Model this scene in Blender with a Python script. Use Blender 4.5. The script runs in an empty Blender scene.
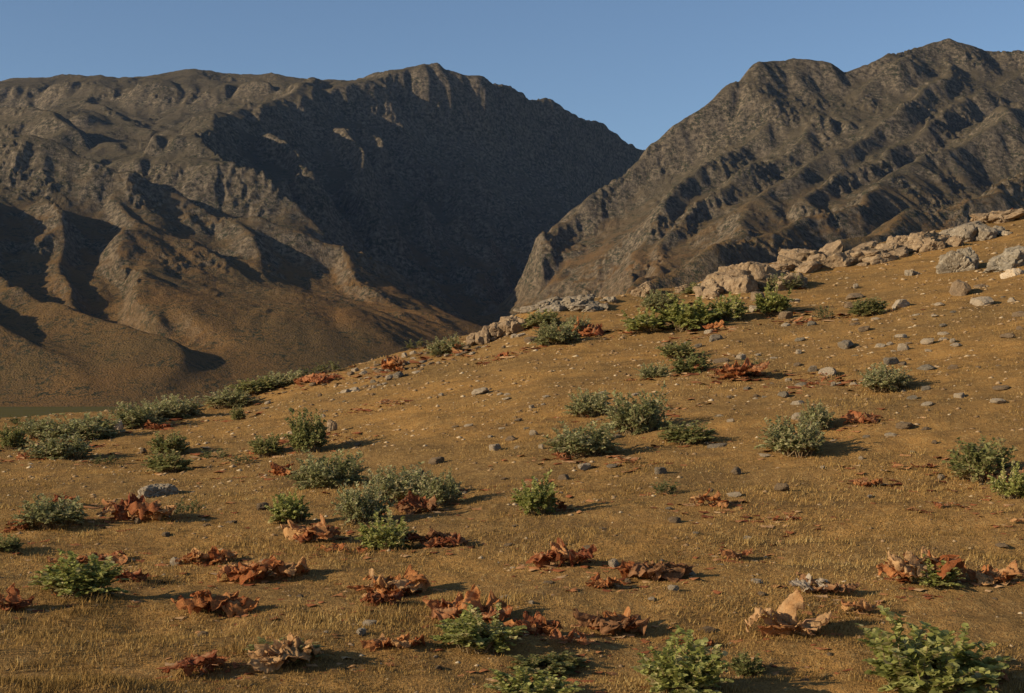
import bpy, math, random
import numpy as np
from mathutils import Vector, Matrix, Euler

R = math.radians
random.seed(7)
RNG = np.random.default_rng(7)
scene = bpy.context.scene
COL = scene.collection

# ------------------------------------------------------------------ camera, sky, sun, exposure
F = 1422.0            # focal length in pixels (50 mm on a 36 mm sensor)
CX, HY = 512.0, 395.0  # image column of the view axis, image row of the horizon
ZC = 1.78             # eye height
W, H = 1024, 693

cam_d = bpy.data.cameras.new("camera")
cam_d.sensor_width = 36.0
cam_d.lens = 50.0
cam_d.shift_y = (HY - H / 2) / W
cam_d.clip_start = 0.1
cam_d.clip_end = 30000.0
cam = bpy.data.objects.new("camera", cam_d)
cam.location = (0, 0, ZC)
cam.rotation_euler = (R(90), 0, 0)
COL.objects.link(cam)
scene.camera = cam

SUN_EL, SUN_BACK = 19.0, 22.0      # sun low on the left, a little behind the camera
world = bpy.data.worlds.new("World")
scene.world = world
world.use_nodes = True
wn = world.node_tree
bg = wn.nodes["Background"]
sky = wn.nodes.new("ShaderNodeTexSky")
sky.sky_type = 'NISHITA'
sky.sun_disc = False
sky.sun_elevation = R(SUN_EL)
sky.sun_rotation = R(270.0 - SUN_BACK)
sky.altitude = 1500
sky.air_density = 1.0
sky.dust_density = 1.4
sky.ozone_density = 2.3
wn.links.new(sky.outputs[0], bg.inputs[0])
bg.inputs[1].default_value = 0.095

sd = bpy.data.lights.new("sun", 'SUN')
sd.energy = 5.0
sd.angle = R(0.5)
sd.color = (1.0, 0.85, 0.62)
sun = bpy.data.objects.new("sun", sd)
sv = Vector((-math.cos(R(SUN_EL)) * math.cos(R(SUN_BACK)), -math.cos(R(SUN_EL)) * math.sin(R(SUN_BACK)), math.sin(R(SUN_EL))))
sun.rotation_euler = sv.to_track_quat('Z', 'Y').to_euler()
sun.location = (-20, -5, 30)
COL.objects.link(sun)

scene.view_settings.view_transform = 'Standard'
scene.view_settings.look = 'None'
scene.view_settings.exposure = 0.3
scene.view_settings.gamma = 1.0
scene.view_settings.use_curve_mapping = False
scene.cycles.use_denoising = True
scene.cycles.max_bounces = 5
scene.cycles.diffuse_bounces = 1
scene.cycles.transparent_max_bounces = 4

# ------------------------------------------------------------------ noise
def _hash(ix, iy, seed):
    h = (ix.astype(np.int64) * 374761393 + iy.astype(np.int64) * 668265263 + seed * 1442695041) & 0xFFFFFFFF
    h = ((h ^ (h >> 13)) * 1274126177) & 0xFFFFFFFF
    return (h ^ (h >> 16)) & 0xFFFFFFFF

def pnoise(x, y, seed=0):
    x = np.asarray(x, float); y = np.asarray(y, float)
    xi = np.floor(x); yi = np.floor(y)
    xf = x - xi; yf = y - yi
    u = xf * xf * xf * (xf * (xf * 6 - 15) + 10)
    v = yf * yf * yf * (yf * (yf * 6 - 15) + 10)
    def g(dx, dy):
        a = _hash(xi + dx, yi + dy, seed) * (2 * math.pi / 4294967296.0)
        return np.cos(a) * (xf - dx) + np.sin(a) * (yf - dy)
    a = g(0, 0) * (1 - u) + g(1, 0) * u
    b = g(0, 1) * (1 - u) + g(1, 1) * u
    return (a * (1 - v) + b * v) * 1.5

def fbm(x, y, oct=5, seed=0, gain=0.5, lac=2.03):
    s = 0.0; a = 1.0
    for i in range(oct):
        s = s + a * pnoise(x, y, seed + i * 17)
        x = x * lac + 13.7; y = y * lac - 7.1; a *= gain
    return s

def ridged(x, y, oct=5, seed=0, gain=0.5, lac=2.07):
    s = 0.0; a = 1.0; w = 1.0
    for i in range(oct):
        n = 1 - np.abs(pnoise(x, y, seed + i * 31))
        n = n * n * w
        s = s + a * n
        w = np.clip(n * 1.4, 0, 1)
        x = x * lac + 5.3; y = y * lac + 9.2; a *= gain
    return s

def sstep(a, b, x):
    t = np.clip((x - a) / (b - a), 0, 1)
    return t * t * (3 - 2 * t)

# ------------------------------------------------------------------ material helpers
def new_mat(name, rough=0.95, spec=0.0):
    m = bpy.data.materials.new(name); m.use_nodes = True
    nt = m.node_tree; p = nt.nodes["Principled BSDF"]
    p.inputs["Roughness"].default_value = rough
    p.inputs["Specular IOR Level"].default_value = spec
    return m, nt, p

class NB:
    """small node builder"""
    def __init__(s, nt): s.nt = nt
    def n(s, t, **k):
        nd = s.nt.nodes.new(t)
        for a, b in k.items():
            if a.startswith("i_"):
                nd.inputs[a[2:].replace("_", " ")].default_value = b
            else:
                setattr(nd, a, b)
        return nd
    def l(s, a, b): s.nt.links.new(a, b)
    def pos(s): return s.n("ShaderNodeNewGeometry").outputs["Position"]
    def noise(s, vec, scale, detail=4, rough=0.55):
        nd = s.n("ShaderNodeTexNoise"); nd.inputs["Scale"].default_value = scale
        nd.inputs["Detail"].default_value = detail; nd.inputs["Roughness"].default_value = rough
        if vec is not None: s.l(vec, nd.inputs["Vector"])
        return nd.outputs["Fac"]
    def ramp(s, fac, stops):
        nd = s.n("ShaderNodeValToRGB"); e = nd.color_ramp.elements
        while len(e) < len(stops): e.new(0.5)
        for el, (p, c) in zip(e, stops):
            el.position = p
            el.color = (c, c, c, 1) if isinstance(c, (int, float)) else (*c, 1)
        s.l(fac, nd.inputs[0]); return nd.outputs["Color"]
    def mix(s, fac, a, b, blend='MIX'):
        nd = s.n("ShaderNodeMix", data_type='RGBA', blend_type=blend)
        for sock, v in ((nd.inputs[0], fac), (nd.inputs[6], a), (nd.inputs[7], b)):
            if isinstance(v, bpy.types.NodeSocket): s.l(v, sock)
            elif isinstance(v, (int, float)): sock.default_value = v
            else: sock.default_value = (*v, 1)
        return nd.outputs[2]
    def math(s, op, a, b=0.0, clamp=False):
        nd = s.n("ShaderNodeMath", operation=op, use_clamp=clamp)
        for sock, v in ((nd.inputs[0], a), (nd.inputs[1], b)):
            if isinstance(v, bpy.types.NodeSocket): s.l(v, sock)
            else: sock.default_value = v
        return nd.outputs[0]
    def bump(s, h, strength, dist, p):
        nd = s.n("ShaderNodeBump"); nd.inputs["Strength"].default_value = strength
        nd.inputs["Distance"].default_value = dist
        s.l(h, nd.inputs["Height"]); s.l(nd.outputs[0], p.inputs["Normal"])

def grid_mesh(name, X, Y, Z, mat):
    nr, nc = X.shape
    me = bpy.data.meshes.new(name)
    co = np.stack([X, Y, Z], -1).reshape(-1, 3).astype(np.float32)
    i = np.arange(nr * nc).reshape(nr, nc)
    q = np.stack([i[:-1, :-1], i[:-1, 1:], i[1:, 1:], i[1:, :-1]], -1).reshape(-1, 4)
    raw_mesh(me, co, q)
    me.polygons.foreach_set("use_smooth", np.ones(len(q), bool))
    me.materials.append(mat)
    o = bpy.data.objects.new(name, me); COL.objects.link(o)
    return o

def raw_mesh(me, co, faces):
    n, k = faces.shape
    me.vertices.add(len(co)); me.vertices.foreach_set("co", np.ascontiguousarray(co, np.float32).ravel())
    me.loops.add(n * k); me.loops.foreach_set("vertex_index", np.ascontiguousarray(faces, np.int32).ravel())
    me.polygons.add(n); me.polygons.foreach_set("loop_start", np.arange(0, n * k, k, dtype=np.int32))
    me.update(calc_edges=True)

# ------------------------------------------------------------------ the mountains
PLAIN_Z = -6.0
def P(x, y, d):            # a far landmark: bearing, elevation, distance
    return ((x - CX) / F * d, d, ZC + (HY - y) / F * d)

PLATEAU = [  # (crest points, slope of the flanks): the high ground behind, on the left
    ([(-300, 88, 3000), (-100, 79, 2950), (0, 77, 2950), (60, 76, 2950), (100, 71, 2950), (200, 74, 2900), (300, 73, 2850), (345, 77, 2850),
      (400, 70, 2800), (440, 67, 2790), (480, 72, 2800), (500, 76, 2800), (545, 90, 2930), (580, 105, 3020), (612, 122, 3110), (640, 140, 3190), (720, 200, 3260)], .34),
    ([(345, 80, 2800), (300, 82, 2550), (262, 96, 2350), (225, 114, 2150), (205, 132, 2020), (208, 180, 1880), (245, 232, 1760)], (.45, .36)),
    ([(100, 80, 2900), (90, 100, 2500), (120, 118, 2250), (195, 134, 2080)], .34),
    ([(-150, 86, 2900), (-60, 95, 2400), (0, 100, 2150), (32, 106, 2060), (60, 122, 1980), (130, 170, 1900)], .6),
]
# brink of the gorge wall: everything to its right falls away steeply and lies in shade
BRINK = [(380, 65, 2790), (345, 78, 2680), (300, 82, 2550), (262, 96, 2350), (225, 114, 2150), (205, 132, 2020), (210, 180, 1880), (250, 232, 1760), (330, 270, 1690)]
# edge of the gorge's other side, a steep sunlit cliff
EDGE = [(720, 142, 2500), (640, 138, 1990), (600, 166, 1940), (582, 188, 1900), (564, 212, 1850), (560, 234, 1800), (576, 258, 1740), (604, 286, 1600), (630, 318, 1450), (635, 345, 1200)]
FRONT = [
    # left front mountain, brown and sunlit
    ([(-300, 120, 1900), (-150, 140, 1750), (-40, 138, 1680), (0, 140, 1650), (25, 134, 1650), (60, 141, 1640), (110, 160, 1620), (130, 170, 1610), (150, 168, 1610),
      (200, 190, 1610), (240, 209, 1600), (290, 225, 1600), (340, 246, 1610), (400, 266, 1640), (450, 292, 1660), (490, 318, 1680), (540, 350, 1700)], (.72, .85)),
    ([(-120, 135, 1580), (-65, 178, 1480), (-24, 220, 1390), (10, 268, 1300)], (.6, .95)),
    ([(45, 190, 1530), (60, 225, 1450), (76, 262, 1370), (100, 302, 1270)], (.55, .85)),
    ([(128, 185, 1580), (134, 210, 1520), (142, 255, 1420), (158, 298, 1330), (185, 326, 1255)], (.70, .44)),
    ([(240, 209, 1600), (262, 260, 1480), (295, 305, 1370), (330, 338, 1280)], (.5, .42)),
    ([(340, 246, 1610), (372, 280, 1520), (410, 320, 1400), (450, 350, 1300)], (.5, .44)),
    ([(-200, 200, 1500), (-100, 225, 1400), (-40, 250, 1350), (0, 262, 1290), (60, 294, 1210), (110, 308, 1140), (140, 324, 1090), (168, 350, 1045), (185, 388, 1005)], (.55, .8)),
    ([(-200, 215, 1250), (-60, 272, 1150), (0, 302, 1110), (50, 336, 1055), (95, 370, 1005)], (.5, 1.0)),
]
RIGHT = [
    ([(1500, 90, 2500), (1300, 70, 2400), (1150, 55, 2350), (1024, 43, 2300), (985, 45, 2300), (955, 36, 2260), (900, 47, 2220), (858, 63, 2180), (834, 69, 2150), (816, 54, 2135), (797, 48, 2120), (774, 54, 2100),
      (752, 80, 2080), (700, 108, 2040), (640, 135, 1990), (600, 165, 1940), (575, 188, 1900), (546, 212, 1850), (530, 236, 1800), (528, 300, 1740)], (.95, .92)),
    ([(826, 68, 2150), (780, 110, 2020), (730, 145, 1890), (685, 185, 1760), (660, 225, 1620), (632, 275, 1480), (605, 330, 1380)], .75),
    ([(955, 42, 2260), (930, 85, 2100), (875, 130, 1920), (825, 155, 1790), (775, 190, 1650), (715, 235, 1480), (640, 285, 1310), (610, 340, 1180)], (.6, .72)),
    ([(1150, 55, 2350), (1070, 85, 2100), (990, 120, 1860), (925, 155, 1680), (855, 195, 1500), (785, 222, 1360), (710, 262, 1220), (640, 320, 1080)], (.55, .72)),
    ([(900, 52, 2220), (855, 90, 2080), (800, 130, 1930), (745, 172, 1790), (695, 215, 1640), (645, 265, 1480)], .72),
    ([(1024, 49, 2300), (1000, 80, 2180), (950, 112, 2000), (885, 150, 1820), (815, 188, 1640)], .72),
    ([(1300, 70, 2300), (1150, 110, 1850), (1050, 155, 1570), (980, 190, 1390), (900, 225, 1230), (800, 280, 1080)], .62),
    ([(1500, 90, 2400), (1300, 150, 1700), (1150, 200, 1350), (1040, 250, 1150), (940, 300, 1020)], .55),
]

CELL = 5.5
gx = np.arange(-1900, 1900, CELL); gy = np.arange(800, 3500, CELL)
GX, GY = np.meshgrid(gx, gy)

def raw_mountains(GX, GY):
    wx = GX + 34 * fbm(GX / 260, GY / 260, 3, 3)
    wy = GY + 34 * fbm(GX / 260 + 9, GY / 260, 3, 4)
    def roof(ridges, far=620, st=.35):
        best = np.full(GX.shape, -1e9)
        for pts, k in ridges:
            p = np.array([P(*q) for q in pts])
            for a, b in zip(p[:-1], p[1:]):
                dx, dy = b[0] - a[0], b[1] - a[1]
                t = np.clip(((wx - a[0]) * dx + (wy - a[1]) * dy) / (dx * dx + dy * dy), 0, 1)
                d = np.hypot(wx - a[0] - t * dx, wy - a[1] - t * dy)
                # flanks: steep by the crest, easing out towards the foot
                kk = k if not isinstance(k, tuple) else np.where(dx * (wy - a[1]) - dy * (wx - a[0]) > 0, k[1], k[0])
                zz = a[2] + t * (b[2] - a[2]) - kk * d * (1.25 - 0.42 * np.clip(d / 330, 0, 1)) - np.maximum(d - far, 0) * st
                best = np.maximum(best, zz)
        return best
    br = np.array([P(*q) for q in BRINK])[::-1]
    xb = np.interp(wy, br[:, 1], br[:, 0]); zb = np.interp(wy, br[:, 1], br[:, 2])
    e = np.clip(wx - xb, 0, None)
    far = sstep(0, 120, wy - 2500 - 1.1 * e)
    drop = (1 - far) * .68 * e + far * (.22 * np.clip(e - 330, 0, None) + .05 * e)
    wall = np.where(wx > xb, zb + 25 * (1 - far) * np.exp(-e / 40) - drop, 1e9)
    roof_left = np.minimum(roof(PLATEAU, 300, .6), wall)
    best = roof_left
    er = np.array([P(*q) for q in EDGE])[::-1]
    wob = 10 * fbm(GX / 60, GY / 60, 3, 36)
    xe = np.interp(wy, er[:, 1], er[:, 0]) + wob; ze = np.interp(wy, er[:, 1], er[:, 2])
    right = np.minimum(roof(RIGHT), np.where(wx < xe, ze + 12 - 1.45 * (xe - wx), 1e9))
    best = np.maximum(np.maximum(best, roof(FRONT)), right)
    cut = sstep(10, 120, wx - xb) * sstep(1750, 1900, wy) * (1 - .8 * sstep(2450, 2750, wy)) * (best < roof_left + 1)
    best = best + cut * 58 * (ridged(GX / 150 + GY / 500, GY / 260, 3, 35) - .95)
    floor = PLAIN_Z - 6 + 0.03 * np.clip(GY - 1150, 0, None)
    # smooth maximum with the valley floor
    k = 26.0
    h = np.clip(0.5 + 0.5 * (best - floor) / k, 0, 1)
    return floor * (1 - h) + best * h + k * h * (1 - h) * 0.8

HM = raw_mountains(GX, GY)
rel = np.clip((HM - PLAIN_Z) / 120, 0, 1)
HM = HM + rel * 9 * fbm(GX / 170, GY / 170, 3, 25)
HM = HM + rel * 2.5 * (ridged(GX / 95, GY / 95, 3, 22) - .9)
HM = HM + rel * (6 * (ridged(GX / 230, GY / 230, 2, 21) - 0.9) + 1.5 * fbm(GX / 60, GY / 60, 2, 8))

def erode(h, n_batch=14, batch=12000, steps=46, seed=5):
    rng = np.random.default_rng(seed)
    h = h / CELL
    nr, nc = h.shape
    for b in range(n_batch):
        x = rng.uniform(1, nc - 3, batch); y = rng.uniform(1, nr - 3, batch)
        dx = np.zeros(batch); dy = np.zeros(batch)
        vel = np.ones(batch); wat = np.ones(batch); sed = np.zeros(batch); alive = np.ones(batch, bool)
        acc = np.zeros(nr * nc)
        for s in range(steps):
            ix = x.astype(int); iy = y.astype(int); fx = x - ix; fy = y - iy
            i00 = iy * nc + ix
            hf = h.ravel()
            a, bb, c, d = hf[i00], hf[i00 + 1], hf[i00 + nc], hf[i00 + nc + 1]
            g_x = (bb - a) * (1 - fy) + (d - c) * fy
            g_y = (c - a) * (1 - fx) + (d - bb) * fx
            h0 = a * (1 - fx) * (1 - fy) + bb * fx * (1 - fy) + c * (1 - fx) * fy + d * fx * fy
            dx = dx * 0.08 - g_x * 0.92; dy = dy * 0.08 - g_y * 0.92
            l = np.hypot(dx, dy) + 1e-9
            dx /= l; dy /= l
            nx = np.clip(x + dx, 1, nc - 3); ny = np.clip(y + dy, 1, nr - 3)
            jx = nx.astype(int); jy = ny.astype(int); ex = nx - jx; ey = ny - jy
            j = jy * nc + jx
            h1 = hf[j] * (1 - ex) * (1 - ey) + hf[j + 1] * ex * (1 - ey) + hf[j + nc] * (1 - ex) * ey + hf[j + nc + 1] * ex * ey
            dh = h1 - h0
            cap = np.maximum(-dh, 0.01) * vel * wat * .9
            over = (sed > cap) | (dh > 0)
            dep = np.where(dh > 0, np.minimum(dh, sed), (sed - cap) * 0.3)
            ero = np.minimum((cap - sed) * 0.3, np.maximum(-dh, 0))
            amt = np.where(over, dep, -ero) * alive
            sed -= amt
            for off, wgt in ((0, (1 - fx) * (1 - fy)), (1, fx * (1 - fy)), (nc, (1 - fx) * fy), (nc + 1, fx * fy)):
                acc += np.bincount(i00 + off, amt * wgt, nr * nc)
            vel = np.sqrt(np.clip(vel * vel - dh * 1.0, 0.05, 6))
            wat *= 0.975
            x, y = nx, ny
        A = acc.reshape(nr, nc)
        B = A.copy()
        B[1:-1, 1:-1] = A[1:-1, 1:-1] * .4 + (A[:-2, 1:-1] + A[2:, 1:-1] + A[1:-1, :-2] + A[1:-1, 2:]) * .15
        h = h + np.clip(B, -1.2, 0.6) * 0.9
    return h * CELL

HM = erode(HM)

def blur(a, r, n=2):
    for _ in range(n):
        for ax in (0, 1):
            pad = [(0, 0), (0, 0)]; pad[ax] = (r + 1, r)
            c = np.cumsum(np.pad(a, pad, mode='edge'), axis=ax)
            k = 2 * r + 1
            a = (np.take(c, np.arange(k, c.shape[ax]), ax) - np.take(c, np.arange(0, c.shape[ax] - k), ax)) / k
    return a
lo = sstep(130, 15, HM - PLAIN_Z + 25 * fbm(GX / 150, GY / 150, 2, 90))
HM = HM * (1 - lo * .85) + blur(HM, 4) * lo * .85

def sample(Hm, X, Y):      # cubic spline, so that no cell edges show in grazing light
    fx = np.clip((X - gx[0]) / CELL, 1, len(gx) - 3.001); fy = np.clip((Y - gy[0]) / CELL, 1, len(gy) - 3.001)
    ix = fx.astype(int); iy = fy.astype(int); fx = fx - ix; fy = fy - iy
    def wts(t): return ((1 - t) ** 3 / 6, (3 * t ** 3 - 6 * t ** 2 + 4) / 6, (-3 * t ** 3 + 3 * t ** 2 + 3 * t + 1) / 6, t ** 3 / 6)
    wx_, wy_ = wts(fx), wts(fy); out = np.zeros(X.shape)
    for j in range(4):
        for i in range(4):
            out += Hm[iy + j - 1, ix + i - 1] * (wx_[i] * wy_[j])
    return out

u = np.linspace(-0.50, 0.50, 1150)
dd = np.concatenate([np.geomspace(850, 3300, 760)])
UU, DD = np.meshgrid(u, dd)
MX, MY = UU * DD, DD
MZ = sample(HM, MX, MY)
gyy, gxx = np.gradient(HM, CELL)
slope = sample(np.hypot(gxx, gyy), MX, MY)
height = MZ - PLAIN_Z
# rock knobs and ledges, stronger on steep and high ground
rocky = sstep(.35, .8, slope + .25 * fbm(MX / 120, MY / 120, 3, 77)) * sstep(25, 140, height)
patch = sstep(-.15, .45, fbm(MX / 90, MY / 90, 3, 66))
knob = np.clip(ridged(MX / 17, MY / 17, 4, 61, .62) - .95, -.2, .55)
MZ = MZ + (rocky * .75 + .25 * sstep(60, 200, height)) * patch * (5.5 * knob + 1.5 * fbm(MX / 7, MY / 7, 2, 62)) \
        + sstep(15, 110, height) * (.8 * fbm(MX / 24, MY / 24, 3, 63) + .5 * fbm(MX / 6, MY / 6, 2, 64))

m, nt, p = new_mat("mountain_ground"); b = NB(nt)
pos = b.pos()
geo = b.n("ShaderNodeNewGeometry")
sep = b.n("ShaderNodeSeparateXYZ"); b.l(geo.outputs["Normal"], sep.inputs[0])
sp = b.n("ShaderNodeSeparateXYZ"); b.l(pos, sp.inputs[0])
big = b.noise(pos, .006, 5, .6); mid = b.noise(pos, .035, 5, .65); fine = b.noise(pos, .16, 4, .7)
grass = b.mix(b.ramp(big, [(.35, 0.0), (.65, 1.0)]), (.185, .098, .036), (.13, .084, .036))
hi = b.ramp(b.math('ADD', b.math('MULTIPLY', sp.outputs[2], 1 / 330.0), b.math('MULTIPLY', b.math('SUBTRACT', mid, .5), .6)), [(.25, 0.0), (.8, 1.0)])
grass = b.mix(hi, grass, (.105, .082, .051))
rock = b.mix(b.ramp(fine, [(.38, 0.0), (.62, 1.0)]), (.05, .04, .028), (.24, .185, .125))
steep = b.math('SUBTRACT', 1.0, sep.outputs[2])
rk = b.ramp(b.math('ADD', steep, b.math('MULTIPLY', b.math('SUBTRACT', mid, .5), .8)), [(.14, 0.0), (.34, 1.0)])
lowf = b.ramp(b.math('MULTIPLY', sp.outputs[2], 1 / 260.0), [(.2, .30), (.7, .9)])
colr = b.mix(b.math('MULTIPLY', rk, lowf), grass, rock)
shr = b.ramp(b.noise(pos, .22, 3, .75), [(.44, 1.0), (.51, 0.0)])
colr = b.mix(b.math('MULTIPLY', shr, b.ramp(mid, [(.41, .08), (.60, .9)])), colr, (.038, .040, .022))
b.l(colr, p.inputs["Base Color"])
b.bump(b.math('ADD', fine, b.noise(pos, .6, 3, .7)), .9, 3.0, p)
mo = grid_mesh("mountains", MX, MY, MZ, m)
mo["kind"] = "structure"

# ------------------------------------------------------------------ the plain
m, nt, p = new_mat("plain_ground"); b = NB(nt); pos = b.pos()
c = b.mix(b.noise(pos, .02, 5, .6), (.075, .064, .022), (.12, .096, .038))
b.l(c, p.inputs["Base Color"])
xs = np.linspace(-9000, 9000, 61); ys = np.linspace(-9000, 12000, 71)
XX, YY = np.meshgrid(xs, ys)
pl = grid_mesh("plain", XX, YY, np.full(XX.shape, PLAIN_Z), m)
pl["kind"] = "structure"

# ------------------------------------------------------------------ the air between
bm_ = np.array([(x, y, z) for x in (-2600, 2600) for y in (-400, 4200) for z in (PLAIN_Z - 14, 900)], float)
hm = bpy.data.meshes.new("haze")
raw_mesh(hm, bm_, np.array([(0, 1, 3, 2), (4, 6, 7, 5), (0, 4, 5, 1), (2, 3, 7, 6), (0, 2, 6, 4), (1, 5, 7, 3)]))
m = bpy.data.materials.new("haze"); m.use_nodes = True
nt = m.node_tree; nt.nodes.remove(nt.nodes["Principled BSDF"])
v = nt.nodes.new("ShaderNodeVolumePrincipled")
v.inputs["Color"].default_value = (.38, .58, 1.0, 1); v.inputs["Density"].default_value = 1.8e-5; v.inputs["Anisotropy"].default_value = .2
nt.links.new(v.outputs[0], nt.nodes["Material Output"].inputs["Volume"])
hm.materials.append(m)
hz = bpy.data.objects.new("haze", hm); COL.objects.link(hz); hz["kind"] = "stuff"

# ------------------------------------------------------------------ the near hillside
YB = 8.5
CREST = np.array([(-700, 470), (-300, 440), (-80, 424), (0, 419), (100, 414), (160, 409), (240, 400), (270, 390), (330, 373), (380, 358), (440, 341), (480, 332),
                  (510, 318), (540, 306), (580, 300), (640, 292), (690, 285), (735, 268), (790, 262), (860, 250), (900, 240), (940, 230), (1000, 219), (1024, 211), (1150, 180), (1400, 150), (1800, 130)], float)
CDIST = np.array([(-700, 24), (-200, 26), (0, 28), (250, 31), (500, 34), (700, 38), (1024, 44), (1400, 48), (1800, 50)], float)
_cx = np.arange(-700, 1801, 5.0)
_cy = np.interp(_cx, CREST[:, 0], CREST[:, 1])
_k = np.exp(-np.linspace(-2, 2, 9) ** 2); _k /= _k.sum()
_cy = np.convolve(np.pad(_cy, 4, mode='edge'), _k, 'valid')
_cs = _cy.copy()
for _ in range(3):
    _cs = np.convolve(np.pad(_cs, 30, mode='edge'), np.ones(61) / 61, 'valid')
_cd = np.interp(_cx, CDIST[:, 0], CDIST[:, 1])
for _ in range(3):
    _cd = np.convolve(np.pad(_cd, 20, mode='edge'), np.ones(41) / 41, 'valid')
PEXP = 1.18

def hill(X, Y, micro=True):
    X = np.asarray(X, float); Y = np.asarray(Y, float)
    Yc = np.maximum(Y, YB)
    px = X / Yc * F + CX
    yr = np.interp(px, _cx, _cy); Yr = np.interp(px, _cx, _cd)
    inv = (1 / np.minimum(Yc, Yr) - 1 / Yr) / (1 / YB - 1 / Yr)
    v = np.clip(inv, 0, None) ** (1 / PEXP)
    ys = np.interp(px, _cx, _cs)
    row = ys + v * (693 - ys) + (yr - ys) * np.clip(1 - v * 1.6, 0, 1) ** 3
    Yk = np.minimum(Yc, Yr)
    z = ZC + (HY - row) / F * Yk
    e = np.maximum(Y - Yr, 0)
    tr = (HY - yr) / F
    z = z - .05 * X * (1 - sstep(11, 24, Y)) * np.clip(1.2 - np.abs(X) / 14, 0, 1)
    # behind the crest the hill rolls over and falls to the plain
    e1 = np.minimum(e, 14.0)
    z = z + tr * e1 - .02 * e1 * e1 - np.maximum(e - 14, 0) * (.56 - tr)
    if micro:
        # low hummocks and the faint level treads of grazing animals
        z = z + .05 * fbm(X / 1.9, Y / 1.9, 3, 201) + .018 * fbm(X / .35, Y / .35, 3, 202)
        z = z + .055 * pnoise(X / 3.5, Y / .55, 203)
    return z

def at(x, y):
    """ground point under a photo position: walk out along the slope until it is that high"""
    Yr = float(np.interp(x, _cx, _cd))
    Y = 1 / np.linspace(1 / 6.5, 1 / Yr, 500)
    X = (x - CX) / F * Y
    row = HY - (hill(X, Y, False) - ZC) / Y * F
    i = int(np.argmax(row <= y)) if (row <= y).any() else len(Y) - 1
    return float(X[i]), float(Y[i]), float(hill(X[i], Y[i]))

rows = np.concatenate([np.linspace(-30, 5.5, 40), 1 / np.linspace(1 / 5.6, 1 / 62.0, 640), np.linspace(63, 130, 24)])
cols = np.linspace(-0.62, 0.72, 620)
CC, RR = np.meshgrid(cols, rows)
HX = CC * (np.abs(RR) + 7); HYY = RR
HZ = np.maximum(hill(HX, HYY), PLAIN_Z - 3)
m, nt, p = new_mat("dry_hillside"); b = NB(nt); pos = b.pos()
big = b.noise(pos, .35, 4, .6); mid = b.noise(pos, 2.2, 5, .65); fine = b.noise(pos, 14, 5, .7); grit = b.noise(pos, 60, 3, .7)
c = b.mix(b.ramp(big, [(.38, 0.0), (.60, 1.0)]), (.39, .208, .064), (.26, .152, .055))
mp = b.n("ShaderNodeMapping"); mp.inputs["Scale"].default_value = (.55, 3.2, 3.2); b.l(pos, mp.inputs[0])
tread = b.noise(mp.outputs[0], 1.1, 5, .65)
c = b.mix(b.ramp(tread, [(.46, 0.0), (.66, .65)]), c, (.15, .085, .036))
c = b.mix(b.ramp(mid, [(.46, 0.0), (.70, .6)]), c, (.16, .095, .042))
c = b.mix(b.ramp(fine, [(.52, 0.0), (.70, .7)]), c, (.47, .31, .125))
c = b.mix(b.ramp(grit, [(.36, .6), (.50, 0.0)]), c, (.085, .052, .03))
b.l(c, p.inputs["Base Color"])
b.bump(b.math('ADD', b.math('MULTIPLY', fine, .7), b.math('MULTIPLY', grit, .35)), .9, .05, p)
ho = grid_mesh("hillside", HX, HYY, HZ, m)
ho["kind"] = "structure"

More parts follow.
